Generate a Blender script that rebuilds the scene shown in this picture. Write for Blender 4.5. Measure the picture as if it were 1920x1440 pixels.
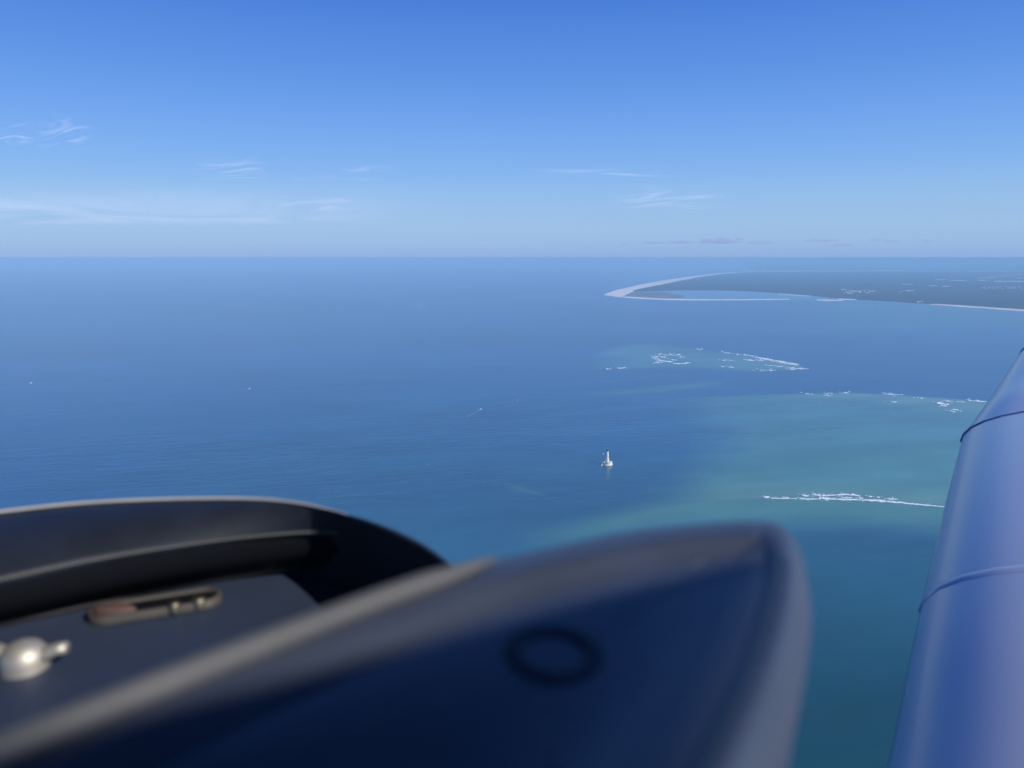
import bpy, bmesh, math, random
import numpy as np
from mathutils import Vector, Matrix

for o in list(bpy.data.objects):
    bpy.data.objects.remove(o)
random.seed(7)
rng = np.random.default_rng(11)
sc = bpy.context.scene
COL = sc.collection
R = math.radians

# ------------------------------------------------------------------ camera
# the aircraft's cabin is the origin; the sea lies ALT metres below it
ALT = 820.0
FPX, CX, CY, HORY = 1442.0, 960.0, 720.0, 483.0
PITCH = math.atan((CY - HORY) / FPX)
cam_d = bpy.data.cameras.new('camera')
cam = bpy.data.objects.new('camera', cam_d)
COL.objects.link(cam)
cam.rotation_euler = (R(90) - PITCH, 0, 0)
cam_d.sensor_width = 36.0
cam_d.lens = 36.0 * FPX / 1920.0
cam_d.clip_start = 0.01
cam_d.clip_end = 400000.0
cam_d.dof.use_dof = True
cam_d.dof.focus_distance = 4000.0
cam_d.dof.aperture_fstop = cam_d.lens / 2.9          # a phone's lens: 2.9 mm opening
sc.camera = cam

# ------------------------------------------------------------------ light
SUN_EL, SUN_AZ = R(36), R(122)                        # azimuth clockwise from +Y (behind, right)
sun_dir = Vector((math.sin(SUN_AZ) * math.cos(SUN_EL), math.cos(SUN_AZ) * math.cos(SUN_EL), math.sin(SUN_EL)))
w = bpy.data.worlds.new('World')
sc.world = w
w.use_nodes = True
nt = w.node_tree
bg = nt.nodes['Background']
sky = nt.nodes.new('ShaderNodeTexSky')
sky.sky_type = 'NISHITA'
sky.sun_disc = False
sky.sun_elevation = SUN_EL
sky.sun_rotation = SUN_AZ
sky.altitude = 800
sky.air_density = 1.0
sky.dust_density = 0.25
sky.ozone_density = 4.0
# the photo's air is clear blue right down to a pale horizon: the same veil by elevation all round the sky
def lin(r, g, b_):
    return tuple((c / 255 / 12.92) if c < 10.3 else ((c / 255 + 0.055) / 1.055) ** 2.4 for c in (r, g, b_))
tcw = nt.nodes.new('ShaderNodeTexCoord')
sep = nt.nodes.new('ShaderNodeSeparateXYZ')
nt.links.new(tcw.outputs['Generated'], sep.inputs[0])
ramp = nt.nodes.new('ShaderNodeValToRGB')
ramp.color_ramp.interpolation = 'B_SPLINE'
stops = [(0.0, (138, 175, 228)), (0.008, (140, 177, 226)), (0.018, (148, 185, 231)), (0.035, (156, 191, 231)), (0.07, (150, 192, 237)), (0.105, (133, 182, 242)), (0.158, (112, 166, 241)),
         (0.218, (92, 148, 233)), (0.29, (72, 128, 222)), (0.5, (50, 104, 204)), (1.0, (36, 82, 178))]
el = ramp.color_ramp.elements
while len(el) < len(stops):
    el.new(0.5)
for e_, (p_, c_) in zip(el, stops):
    e_.position = p_
for e_, (p_, c_) in zip(el, stops):
    e_.color = (*lin(*c_), 1)
nt.links.new(sep.outputs['Z'], ramp.inputs['Fac'])
sc10 = nt.nodes.new('ShaderNodeVectorMath'); sc10.operation = 'SCALE'; sc10.inputs['Scale'].default_value = 10.0
nt.links.new(ramp.outputs[0], sc10.inputs[0])
mixw = nt.nodes.new('ShaderNodeMix'); mixw.data_type = 'RGBA'
mixw.inputs['Factor'].default_value = 0.9
nt.links.new(sky.outputs[0], mixw.inputs['A'])
nt.links.new(sc10.outputs[0], mixw.inputs['B'])
nt.links.new(mixw.outputs['Result'], bg.inputs[0])
bg.inputs[1].default_value = 0.1
sl = bpy.data.lights.new('sun', 'SUN')
sl.energy = 4.2
sl.angle = R(0.5)
sl.color = (1.0, 0.965, 0.90)
so = bpy.data.objects.new('sun', sl)
COL.objects.link(so)
so.rotation_euler = (-sun_dir).to_track_quat('-Z', 'Y').to_euler()
sc.view_settings.view_transform = 'Standard'
sc.view_settings.look = 'None'
sc.view_settings.gamma = 1
sc.view_settings.exposure = 0.0
sc.view_settings.use_curve_mapping = False
sc.cycles.use_denoising = True
sc.cycles.max_bounces = 6
sc.cycles.transparent_max_bounces = 24
sc.cycles.volume_bounces = 2

# ------------------------------------------------------------------ helpers
SP, CP = math.sin(PITCH), math.cos(PITCH)
def ray(px, py):
    u, v = (px - CX) / FPX, (CY - py) / FPX
    return Vector((u, CP + v * SP, -SP + v * CP))
def level(px, py, z):
    """the point of the level z (metres from the cabin) on the sight line of a spot in the photo"""
    d = ray(px, py)
    return d * (z / d.z)
def sea(px, py, up=0.0):
    d = ray(px, py)
    t = -ALT / d.z
    p = d * t
    return Vector((p.x, p.y, -ALT + up))
def far(px, py, dist):
    d = ray(px, py)
    return d * (dist / math.hypot(d.x, d.y))

def mat(name, base=(0.5, 0.5, 0.5), rough=0.5, metal=0.0, spec=0.5, coat=0.0, noise=0.0, nscale=5.0, bump=0.0, bscale=200.0):
    m = bpy.data.materials.new(name)
    m.use_nodes = True
    t = m.node_tree
    b = t.nodes['Principled BSDF']
    b.inputs['Base Color'].default_value = (*base, 1)
    b.inputs['Roughness'].default_value = rough
    b.inputs['Metallic'].default_value = metal
    b.inputs['Specular IOR Level'].default_value = spec
    b.inputs['Coat Weight'].default_value = coat
    b.inputs['Coat Roughness'].default_value = 0.12
    tc = t.nodes.new('ShaderNodeTexCoord')
    if noise:
        n = t.nodes.new('ShaderNodeTexNoise')
        n.inputs['Scale'].default_value = nscale
        n.inputs['Detail'].default_value = 5
        r = t.nodes.new('ShaderNodeValToRGB')
        r.color_ramp.elements[0].position = 0.3
        r.color_ramp.elements[1].position = 0.7
        r.color_ramp.elements[0].color = (*[c * (1 - noise) for c in base], 1)
        r.color_ramp.elements[1].color = (*[min(1, c * (1 + noise)) for c in base], 1)
        t.links.new(tc.outputs['Object'], n.inputs['Vector'])
        t.links.new(n.outputs['Fac'], r.inputs['Fac'])
        t.links.new(r.outputs['Color'], b.inputs['Base Color'])
    if bump:
        n2 = t.nodes.new('ShaderNodeTexNoise')
        n2.inputs['Scale'].default_value = bscale
        n2.inputs['Detail'].default_value = 3
        bp = t.nodes.new('ShaderNodeBump')
        bp.inputs['Strength'].default_value = bump
        bp.inputs['Distance'].default_value = 0.3 / bscale
        t.links.new(tc.outputs['Object'], n2.inputs['Vector'])
        t.links.new(n2.outputs['Fac'], bp.inputs['Height'])
        t.links.new(bp.outputs['Normal'], b.inputs['Normal'])
    return m

def mesh_obj(name, verts, faces, m, parent=None, smooth=False):
    me = bpy.data.meshes.new(name)
    me.from_pydata([tuple(v) for v in verts], [], faces)
    me.update()
    if smooth:
        me.polygons.foreach_set('use_smooth', [True] * len(me.polygons))
    me.materials.append(m)
    o = bpy.data.objects.new(name, me)
    COL.objects.link(o)
    if parent is not None:
        o.parent = parent
    return o
def bm_obj(name, bm, m, parent=None, smooth=False):
    me = bpy.data.meshes.new(name)
    bm.normal_update()
    bm.to_mesh(me)
    bm.free()
    if smooth:
        me.polygons.foreach_set('use_smooth', [True] * len(me.polygons))
    me.materials.append(m)
    o = bpy.data.objects.new(name, me)
    COL.objects.link(o)
    if parent is not None:
        o.parent = parent
    return o
def empty(name, loc=(0, 0, 0), rz=0.0):
    o = bpy.data.objects.new(name, None)
    o.location = loc
    o.rotation_euler = (0, 0, rz)
    o.empty_display_size = 0.1
    COL.objects.link(o)
    return o
def tag(o, label=None, cat=None, group=None, kind=None):
    if label: o['label'] = label
    if cat: o['category'] = cat
    if group: o['group'] = group
    if kind: o['kind'] = kind
    return o

def catmull(pts, n):
    """n points spread evenly along a smooth curve through pts"""
    P = [Vector(p) for p in pts]
    P = [P[0] * 2 - P[1]] + P + [P[-1] * 2 - P[-2]]
    out = []
    for i in range(1, len(P) - 2):
        for k in range(24):
            t = k / 24
            a, b, c, d = P[i - 1], P[i], P[i + 1], P[i + 2]
            out.append(0.5 * ((2 * b) + (c - a) * t + (2 * a - 5 * b + 4 * c - d) * t * t + (3 * b - a - 3 * c + d) * t ** 3))
    out.append(P[-2])
    L = [0]
    for i in range(1, len(out)):
        L.append(L[-1] + (out[i] - out[i - 1]).length)
    res, j = [], 0
    for k in range(n):
        s = L[-1] * k / (n - 1)
        while j < len(L) - 2 and L[j + 1] < s:
            j += 1
        f = (s - L[j]) / max(1e-12, L[j + 1] - L[j])
        res.append(out[j].lerp(out[j + 1], min(1, max(0, f))))
    return res
def loft(rows, close_u=False, close_v=False):
    """grid of quads through rows of points"""
    nv, nu = len(rows), len(rows[0])
    verts = [p for r in rows for p in r]
    faces = []
    for j in range(nv if close_v else nv - 1):
        for i in range(nu if close_u else nu - 1):
            a, b = j * nu + i, j * nu + (i + 1) % nu
            c, d = ((j + 1) % nv) * nu + (i + 1) % nu, ((j + 1) % nv) * nu + i
            faces.append((a, b, c, d))
    return verts, faces
def tube(path, radius, seg=10, squash=1.0):
    """round rod along a path; radius may vary"""
    rows = []
    n = len(path)
    for i, p in enumerate(path):
        t = (path[min(n - 1, i + 1)] - path[max(0, i - 1)]).normalized()
        s = t.cross(Vector((0, 0, 1)))
        s = s.normalized() if s.length > 1e-6 else Vector((1, 0, 0))
        u = s.cross(t).normalized()
        r = radius(i / (n - 1)) if callable(radius) else radius
        rows.append([p + s * (r * math.cos(2 * math.pi * k / seg)) + u * (r * squash * math.sin(2 * math.pi * k / seg)) for k in range(seg)])
    v, f = loft(rows, close_u=True)
    f.append(tuple(range(seg - 1, -1, -1)))
    f.append(tuple(range((n - 1) * seg, n * seg)))
    return v, f
def lathe(profile, seg=24, a0=0.0, a1=2 * math.pi):
    full = abs(a1 - a0 - 2 * math.pi) < 1e-6
    cnt = seg if full else seg + 1
    rows = [[Vector((r * math.cos(a0 + (a1 - a0) * k / seg), r * math.sin(a0 + (a1 - a0) * k / seg), z)) for k in range(cnt)] for r, z in profile]
    return loft(rows, close_u=full)
def box_vf(x0, x1, y0, y1, z0, z1):
    v = [(x0, y0, z0), (x1, y0, z0), (x1, y1, z0), (x0, y1, z0), (x0, y0, z1), (x1, y0, z1), (x1, y1, z1), (x0, y1, z1)]
    f = [(0, 3, 2, 1), (4, 5, 6, 7), (0, 1, 5, 4), (1, 2, 6, 5), (2, 3, 7, 6), (3, 0, 4, 7)]
    return v, f
def join(*vfs):
    V, F = [], []
    for v, f in vfs:
        n = len(V)
        V += [tuple(p) for p in v]
        F += [tuple(i + n for i in q) for q in f]
    return V, F

# value noise on arrays, in the units given
def vnoise(x, y, seed=0):
    xi, yi = np.floor(x), np.floor(y)
    fx, fy = x - xi, y - yi
    fx, fy = fx * fx * (3 - 2 * fx), fy * fy * (3 - 2 * fy)
    def h(a, b):
        s = np.sin(a * 127.1 + b * 311.7 + seed * 74.7) * 43758.5453
        return s - np.floor(s)
    return (h(xi, yi) * (1 - fx) + h(xi + 1, yi) * fx) * (1 - fy) + (h(xi, yi + 1) * (1 - fx) + h(xi + 1, yi + 1) * fx) * fy
def fbm(x, y, oct=4, seed=0):
    s, a, t = 0.0, 0.5, 0.0
    for k in range(oct):
        s = s + a * vnoise(x * 2 ** k + 17.3 * k, y * 2 ** k - 9.1 * k, seed + k)
        t += a
        a *= 0.5
    return s / t
def sstep(a, b, x):
    t = np.clip((x - a) / (b - a), 0, 1)
    return t * t * (3 - 2 * t)

# ------------------------------------------------------------------ sea
SEA_R = 130000.0
az_in = np.linspace(R(-46), R(46), 460)
az_out = np.linspace(R(46), R(314), 90)[1:-1]
az = np.concatenate([az_in, az_out])
rows_py = np.arange(1500.0, 489.0, -2.0)
dep = np.arctan((rows_py - CY) / FPX) + PITCH
rr = ALT / np.tan(dep)
rr = np.concatenate([[60, 200, 450, 700], rr[rr > 800], [100000, 115000, SEA_R]])
rr = np.unique(rr[rr <= SEA_R])
A, RR = np.meshgrid(az, rr)
X, Y = RR * np.sin(A), RR * np.cos(A)
# where each bit of water lies in the photo, to lay out the shoals on the sea bed
fy_ = Y * CP + ALT * SP
vz = Y * SP - ALT * CP
ok = fy_ > 1
PX = np.where(ok, CX + FPX * X / np.where(ok, fy_, 1), -5000)
PY = np.where(ok, CY - FPX * vz / np.where(ok, fy_, 1), 3000)
warp = (fbm(X / 420, Y / 420, 4, 3) - 0.5)
warp2 = (fbm(X / 900, Y / 1500, 4, 8) - 0.5)
px_w = PX + 90 * warp
py_w = PY + 26 * warp2
deep = np.array([0.011, 0.079, 0.175])
green = np.array([0.028, 0.122, 0.165])
teal = np.array([0.098, 0.27, 0.185])
sandy = np.array([0.16, 0.28, 0.20])
dark = np.array([0.003, 0.055, 0.065])
def lerp(c, d, k):
    return c * (1 - k[..., None]) + d * k[..., None]
C = np.broadcast_to(deep, X.shape + (3,)).copy()
# greener water nearer by, towards the middle
C = lerp(C, green, sstep(640, 1000, PY + 60 * warp) * sstep(-250, 700, px_w) * 0.75)
# great bank on the right
top = np.interp(PX, [1000, 1150, 1300, 1450, 1600, 1700, 1850, 2100], [800, 762, 745, 738, 735.5, 741, 752, 760])
bot = np.interp(PX, [1000, 1200, 1300, 1435, 1600, 1760, 2100], [975, 950, 940, 936, 937, 950, 975])
left = np.interp(PY, [700, 740, 800, 860, 905, 940, 1000], [1330, 1240, 1330, 1310, 1275, 1230, 1000])
e = sstep(-60, 130, px_w - left)
m_bank = e * sstep(-2.5, 4, PY - top) * (1 - sstep(-5, 6, PY - bot))
C = lerp(C, teal, m_bank * (0.55 + 0.35 * sstep(760, 930, PY)) * (0.85 + 0.3 * warp2))
C = lerp(C, sandy, m_bank * sstep(1420, 1560, PX) * (1 - sstep(0, 20 + 0.12 * np.clip(PX - 1600, 0, 400), PY - top)) * sstep(-1, 3, PY - top) * 0.62)
C = lerp(C, sandy, m_bank * sstep(1260, 1420, px_w) * sstep(-42, -4, PY - bot) * 0.5)
# outside the lower edge: teal fading into deep, then dark green towards the aircraft
low = sstep(-4, 5, PY - bot) * e
C = lerp(C, teal, low * (1 - sstep(15, 80, PY - bot + 30 * warp)) * 0.75)
C = lerp(C, np.array([0.012, 0.095, 0.125]), sstep(985, 1040, PY + 20 * warp) * sstep(1000, 1300, PX) * 0.85)
C = lerp(C, dark, sstep(1040, 1330, PY) * sstep(1000, 1500, PX))
# lens-shaped bank farther out
t2 = np.interp(PX, [1040, 1150, 1200, 1260, 1330, 1420, 1515], [700, 652, 645, 649, 658, 668, 690])
b2 = np.interp(PX, [1040, 1130, 1250, 1300, 1400, 1515], [702, 693, 690, 689, 696, 692])
m2 = sstep(1020, 1230, PX + 40 * warp) * sstep(-2, 2.5, PY - t2) * (1 - sstep(-5, 4, PY - b2)) * (1 - sstep(1500, 1520, PX))
C = lerp(C, teal, m2 * 0.58 * (0.75 + 0.6 * warp))
C = lerp(C, sandy, m2 * sstep(1300, 1480, PX) * 0.45)
# pale streak between the two banks, and plumes of stirred sand
s3 = np.interp(PX, [1000, 1140, 1230, 1330, 1400], [748, 738, 733, 722, 715])
C = lerp(C, teal, sstep(1060, 1200, PX) * (1 - sstep(1290, 1390, PX)) * sstep(-12, -1, PY - s3) * (1 - sstep(0, 8, PY - s3)) * 0.35)
s4 = np.interp(PX, [880, 940, 1000, 1060], [898, 908, 922, 950])
pl = sstep(880, 930, PX) * (1 - sstep(1010, 1080, PX)) * np.exp(-((PY - s4 - 14 * warp) / 6.0) ** 2)
C = lerp(C, teal, pl * 0.30 * sstep(0.35, 0.6, fbm(X / 90, Y / 90, 3, 5)))
# lagoon and the shallow sea off the wood
lag = sstep(1235, 1262, PX) * sstep(544, 546, PY) * (1 - sstep(560, 562, PY)) * (1 - sstep(1520, 1600, PX))
C = lerp(C, np.array([0.12, 0.24, 0.30]), lag * 0.8)
off = sstep(1380, 1700, PX) * sstep(556, 566, PY) * (1 - sstep(575, 650, PY))
C = lerp(C, teal, off * 0.38)
off2 = sstep(1230, 1420, PX) * sstep(487, 492, PY) * (1 - sstep(503, 511, PY))
C = lerp(C, teal, off2 * 0.7)
# broad streaks of current
st = fbm(X / 2600 + Y / 9000, Y / 1300, 4, 21)
C = C * (1 + 0.5 * (st - 0.5))[..., None]
dkst = np.exp(-((PY - np.interp(PX, [700, 900, 1150, 1400], [556, 558, 590, 600])) / 4.0) ** 2) * sstep(700, 800, PX) * (1 - sstep(1150, 1400, PX))
C = C * (1 - 0.3 * dkst)[..., None]

nR, nA = X.shape
V = np.concatenate([[[0, 0, -ALT]], np.stack([X.ravel(), Y.ravel(), np.full(X.size, -ALT)], 1)])
CC = np.concatenate([[dark], C.reshape(-1, 3)])
j, i = np.meshgrid(np.arange(nR - 1), np.arange(nA), indexing='ij')
i2 = (i + 1) % nA
quads = np.stack([1 + j * nA + i, 1 + j * nA + i2, 1 + (j + 1) * nA + i2, 1 + (j + 1) * nA + i], -1).reshape(-1, 4)[:, ::-1]
ii = np.arange(nA)
tris = np.stack([np.zeros(nA, int), 1 + (ii + 1) % nA, 1 + ii], -1)
me = bpy.data.meshes.new('sea')
me.vertices.add(len(V)); me.vertices.foreach_set('co', V.astype(np.float32).ravel())
me.loops.add(quads.size + tris.size)
me.loops.foreach_set('vertex_index', np.concatenate([quads.ravel(), tris.ravel()]).astype(np.int32))
me.polygons.add(len(quads) + len(tris))
me.polygons.foreach_set('loop_start', np.concatenate([np.arange(len(quads)) * 4, quads.size + np.arange(len(tris)) * 3]).astype(np.int32))
me.update(calc_edges=True)
at = me.color_attributes.new('water_tint', 'FLOAT_COLOR', 'POINT')
at.data.foreach_set('color', np.concatenate([CC, np.ones((len(CC), 1))], 1).astype(np.float32).ravel())
sea_o = bpy.data.objects.new('sea', me)
COL.objects.link(sea_o)
tag(sea_o, 'wide blue sea turning turquoise over the sandbanks on the right', kind='structure')

m = bpy.data.materials.new('sea_water'); m.use_nodes = True
t = m.node_tree; b = t.nodes['Principled BSDF']
N = t.nodes.new; Lk = t.links.new
geo = N('ShaderNodeNewGeometry')
attr = N('ShaderNodeAttribute'); attr.attribute_name = 'water_tint'
def mapped(rot, sx, sy):
    mp = N('ShaderNodeMapping'); mp.vector_type = 'TEXTURE'
    mp.inputs['Rotation'].default_value = (0, 0, R(rot))
    mp.inputs['Scale'].default_value = (sx, sy, 1)
    Lk(geo.outputs['Position'], mp.inputs['Vector'])
    return mp
def noise(mp, detail, rough=0.55, dist=0.0):
    n = N('ShaderNodeTexNoise'); n.noise_dimensions = '2D'
    n.inputs['Scale'].default_value = 1
    n.inputs['Detail'].default_value = detail
    n.inputs['Roughness'].default_value = rough
    n.inputs['Distortion'].default_value = dist
    Lk(mp.outputs[0], n.inputs['Vector'])
    return n
def math_n(op, a, b2):
    n = N('ShaderNodeMath'); n.operation = op
    for k, x in enumerate((a, b2)):
        if isinstance(x, (int, float)): n.inputs[k].default_value = x
        else: Lk(x, n.inputs[k])
    return n.outputs[0]
swell = noise(mapped(14, 150, 52), 2, 0.5, 0.3)
chop = noise(mapped(-24, 46, 17), 4, 0.6)
gust = noise(mapped(8, 1500, 620), 3)
gr = N('ShaderNodeMapRange'); gr.inputs['From Min'].default_value = 0.35; gr.inputs['From Max'].default_value = 0.65
gr.inputs['To Min'].default_value = 0.35; gr.inputs['To Max'].default_value = 1.0
Lk(gust.outputs['Fac'], gr.inputs['Value'])
h = math_n('ADD', math_n('MULTIPLY', swell.outputs['Fac'], 1.7), math_n('MULTIPLY', chop.outputs['Fac'], 0.9))
h = math_n('MULTIPLY', h, gr.outputs[0])
bp = N('ShaderNodeBump'); bp.inputs['Strength'].default_value = 1.0; bp.inputs['Distance'].default_value = 1.0
Lk(h, bp.inputs['Height'])
Lk(bp.outputs['Normal'], b.inputs['Normal'])
# patchiness of the water itself
pn = noise(mapped(20, 700, 260), 5)
pr = N('ShaderNodeMapRange'); pr.inputs['From Min'].default_value = 0.3; pr.inputs['From Max'].default_value = 0.7
pr.inputs['To Min'].default_value = 0.86; pr.inputs['To Max'].default_value = 1.14
Lk(pn.outputs['Fac'], pr.inputs['Value'])
vm = N('ShaderNodeVectorMath'); vm.operation = 'SCALE'
Lk(attr.outputs['Color'], vm.inputs[0]); Lk(pr.outputs[0], vm.inputs['Scale'])
Lk(vm.outputs[0], b.inputs['Base Color'])
b.inputs['Roughness'].default_value = 0.22
b.inputs['IOR'].default_value = 1.33
b.inputs['Specular IOR Level'].default_value = 0.5
me.materials.append(m)

# ------------------------------------------------------------------ land
M_SAND = mat('dry_sand', (0.80, 0.71, 0.58), 0.9, noise=0.15, nscale=0.004)
M_WETSAND = mat('wet_sand', (0.52, 0.47, 0.40), 0.7, noise=0.2, nscale=0.004)
M_MUD = mat('tidal_mud', (0.16, 0.15, 0.12), 0.6, noise=0.35, nscale=0.003)
M_WOOD = mat('pine_wood', (0.042, 0.060, 0.058), 0.95, spec=0.1, noise=0.4, nscale=0.004)
M_FARWOOD = mat('far_island_green', (0.06, 0.08, 0.06), 0.95, spec=0.1, noise=0.3, nscale=0.001)
M_FIELD = mat('dry_field', (0.66, 0.60, 0.46), 0.95, noise=0.2, nscale=0.01)

def between(name, up, lo, nx, nv, height, m_, rough_h=0.0, edge=0.12, seed=0, freq=120.0):
    """a sheet of ground between two shore lines (given along x), raised in the middle, its rim below the water"""
    x0, x1 = max(up[0][0], lo[0][0]), min(up[-1][0], lo[-1][0])
    xs = np.linspace(x0, x1, nx)
    yu = np.interp(xs, [p[0] for p in up], [p[1] for p in up])
    yl = np.interp(xs, [p[0] for p in lo], [p[1] for p in lo])
    rows = []
    for k in range(nv):
        v = k / (nv - 1)
        row = []
        for q in range(nx):
            u = q / (nx - 1)
            a, b_ = sea(xs[q], yu[q]), sea(xs[q], yl[q])
            p = a.lerp(b_, v)
            e = min(1.0, min(v, 1 - v) / edge) * min(1.0, min(u, 1 - u) / 0.01 if 0 < u < 1 else 0)
            z = -1.5 + (height + 1.5) * e
            if rough_h and e > 0:
                z += e * rough_h * (float(fbm(np.array(p.x / freq), np.array(p.y / freq), 3, seed)) - 0.5)
            row.append(Vector((p.x, p.y, -ALT + z)))
        rows.append(row)
    v, f = loft(rows)
    f = [q[::-1] for q in f]
    return mesh_obj(name, v, f, m_, smooth=False)

beach_up = [(1131, 553), (1140, 549), (1155, 543.5), (1180, 538), (1210, 531.5), (1240, 526), (1270, 521.5), (1300, 517.3), (1345, 512.2), (1400, 509.3), (1500, 509)]
beach_lo = [(1131, 553.4), (1150, 556), (1168, 556), (1180, 550), (1190, 545.2), (1210, 540.5), (1240, 534.5), (1270, 528), (1300, 522), (1345, 515), (1400, 510.6), (1500, 509.5)]
tag(between('beach', beach_up, beach_lo, 110, 9, 9, M_SAND, 6, 0.2, 4), 'pale ocean beach curving back from the point of the peninsula', kind='structure')
wood_up = [(1182, 545), (1190, 544.4), (1210, 540), (1240, 534), (1270, 527.6), (1300, 521.6), (1345, 514.6), (1400, 510.3), (1470, 509.4), (1700, 509.6), (1850, 510), (2500, 512)]
wood_lo = [(1182, 545.6), (1240, 545), (1300, 544), (1350, 544.6), (1400, 546.4), (1440, 548.6), (1470, 551), (1520, 554.6), (1560, 559), (1600, 562), (1660, 565.5), (1700, 568), (1745, 570.6), (1850, 577), (1920, 581.8), (2500, 616)]
tag(between('pine_wood', wood_up, wood_lo, 420, 90, 13, M_WOOD, 12, 0.03, 9, 150), 'dark flat pine wood covering the peninsula', kind='stuff')
spit_up = [(1150, 555.4), (1180, 556), (1240, 559.6), (1300, 560.8), (1400, 560.8), (1470, 560.2), (1484, 560.6)]
spit_lo = [(1150, 556.2), (1180, 559), (1200, 560.6), (1260, 563.2), (1330, 563.4), (1400, 563), (1470, 562.2), (1484, 561.2)]
tag(between('sand_spit', spit_up, spit_lo, 80, 7, 4, M_SAND, 2, 0.3, 2), 'long thin white sand spit closing the lagoon', kind='structure')
mud_up = [(1176, 551), (1190, 546), (1240, 546.2), (1262, 549.5), (1285, 555)]
mud_lo = [(1176, 555), (1190, 556.6), (1240, 559.4), (1270, 560), (1285, 558)]
tag(between('mud_flat', mud_up, mud_lo, 40, 10, 2.5, M_MUD, 2, 0.2, 5), 'grey brown tidal flat at the lagoon head', kind='structure')
for up_, lo_, lab in (
        ([(1458, 550.2), (1490, 552.4), (1520, 554.6)], [(1458, 551.2), (1490, 554), (1520, 555.8)], 'narrow sandy shore of the lagoon below the wood'),
        ([(1531, 561.4), (1550, 561.2), (1582, 562.0)], [(1531, 562.9), (1550, 564.6), (1582, 563.9)], 'small white sandbar off the lagoon mouth'),
        ([(1571, 559.2), (1590, 559.9), (1606, 561.2)], [(1571, 561.2), (1590, 562.5), (1606, 562.6)], 'short sand bar touching the wooded shore'),
        ([(1742, 569.6), (1850, 576.2), (1920, 580.8), (2500, 614)], [(1742, 571), (1850, 578.6), (1920, 583.8), (2500, 621)], 'straight white beach below the wood on the right')):
    tag(between('beach', up_, lo_, 60, 6, 14 if 'straight' in lab else 4, M_SAND, 1.5, 0.3, 3), lab, kind='structure')
# far island beyond the peninsula
tag(between('far_island', [(1397, 503.4), (1412, 499.5), (1420, 497), (1470, 495), (1560, 496), (1640, 500), (1700, 503)],
            [(1397, 504.4), (1420, 506.3), (1480, 506.8), (1560, 507), (1640, 506.5), (1700, 506)], 90, 10, 18, M_FARWOOD, 20, 0.2, 6, 900),
    'hazy low island beyond the peninsula', kind='structure')
tag(between('far_beach', [(1394, 504), (1404, 501.5), (1416, 497.6)], [(1394, 505.2), (1404, 504.6), (1416, 501)], 20, 5, 12, M_SAND, 0, 0.3), 'tiny hooked sand point of the far island', kind='structure')
tag(between('far_beach', [(1402, 505.6), (1480, 506.8), (1560, 506.8), (1700, 506.4)], [(1402, 507), (1480, 508.6), (1560, 508.3), (1700, 508)], 40, 5, 6, M_WETSAND, 0, 0.3), 'pale shore line of the far island', kind='structure')
tag(between('far_coast', [(1290, 493.2), (1400, 492), (1600, 491.2), (1800, 491.5), (2400, 492)], [(1290, 494.2), (1400, 495), (1600, 493.6), (1800, 494), (2400, 495)], 60, 5, 30, M_FARWOOD, 30, 0.3, 8, 3000), 'faint far coast on the horizon', kind='structure')
tag(between('marsh', [(1690, 504.5), (1800, 502), (1920, 500), (2500, 498)], [(1690, 505.5), (1800, 506.5), (1920, 508), (2500, 509.5)], 60, 8, 5, M_FARWOOD, 3, 0.2, 8, 600), 'pale marshland far behind the wood on the right', kind='structure')
# clearings and fields within the wood
fields = [(1753, 1776, 525.2, 1.3), (1780, 1812, 526.8, 1.3), (1832, 1868, 522.4, 0.9), (1834, 1850, 526.6, 1.4), (1862, 1925, 528.6, 2.0), (1742, 1758, 537, 1.2),
          (1766, 1781, 538, 1.0), (1577, 1586, 544.2, .8), (1590, 1616, 547.2, .8), (1628, 1641, 547, 1.2), (1697, 1713, 546, 1.5), (1588, 1599, 551.4, 1.2), (1690, 1713, 534, .8),
          (1925, 2010, 533, 2.4), (1880, 1930, 515.5, .9), (1850, 1900, 519, .7), (1900, 1990, 522, 1.2)]
for k, (xa, xb, y_, hgt) in enumerate(fields):
    n = 14
    ups, los = [], []
    for q in range(n):
        x = xa + (xb - xa) * q / (n - 1)
        wq = hgt * (0.35 + 0.65 * abs(math.sin(q * 1.7 + k))) * 0.5
        ups.append((x, y_ - wq)); los.append((x, y_ + wq))
    tag(between('field', ups, los, 30, 4, 24, M_FIELD, 2, 0.25, k), 'pale clearing in the far wood', kind='structure')

# ------------------------------------------------------------------ aircraft
M_VINYL = mat('navy_black_vinyl', (0.046, 0.056, 0.078), 0.36, spec=0.6, noise=0.12, nscale=30, bump=0.1, bscale=900)
M_ROLL = mat('black_padded_vinyl', (0.013, 0.017, 0.026), 0.5, spec=0.4, noise=0.2, nscale=40, bump=0.2, bscale=1200)
M_TRIM = mat('grey_edge_trim', (0.098, 0.096, 0.094), 0.7, noise=0.12, nscale=60, bump=0.2, bscale=900)
M_BEAD = mat('sunlit_piping_grey', (0.40, 0.38, 0.36), 0.6, noise=0.1, nscale=60)
M_STITCH = mat('grey_thread', (0.12, 0.12, 0.11), 0.8)
M_LIP = mat('brown_grey_lip', (0.062, 0.055, 0.046), 0.6, noise=0.2, nscale=40)
M_PANEL = mat('slate_blue_panel', (0.024, 0.036, 0.066), 0.6, noise=0.1, nscale=20)
M_STEEL = mat('bright_steel', (0.55, 0.50, 0.42), 0.55, metal=0.7)
M_BRASS = mat('dull_brass', (0.24, 0.21, 0.15), 0.5, metal=1.0)
M_RED = mat('faded_red_plastic', (0.11, 0.062, 0.052), 0.7)
M_BLACK = mat('slot_and_shade_black', (0.004, 0.005, 0.008), 0.8, spec=0.15)
M_DIMPLE = mat('dimple_shade', (0.026, 0.034, 0.05), 0.6, spec=0.3)
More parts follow.
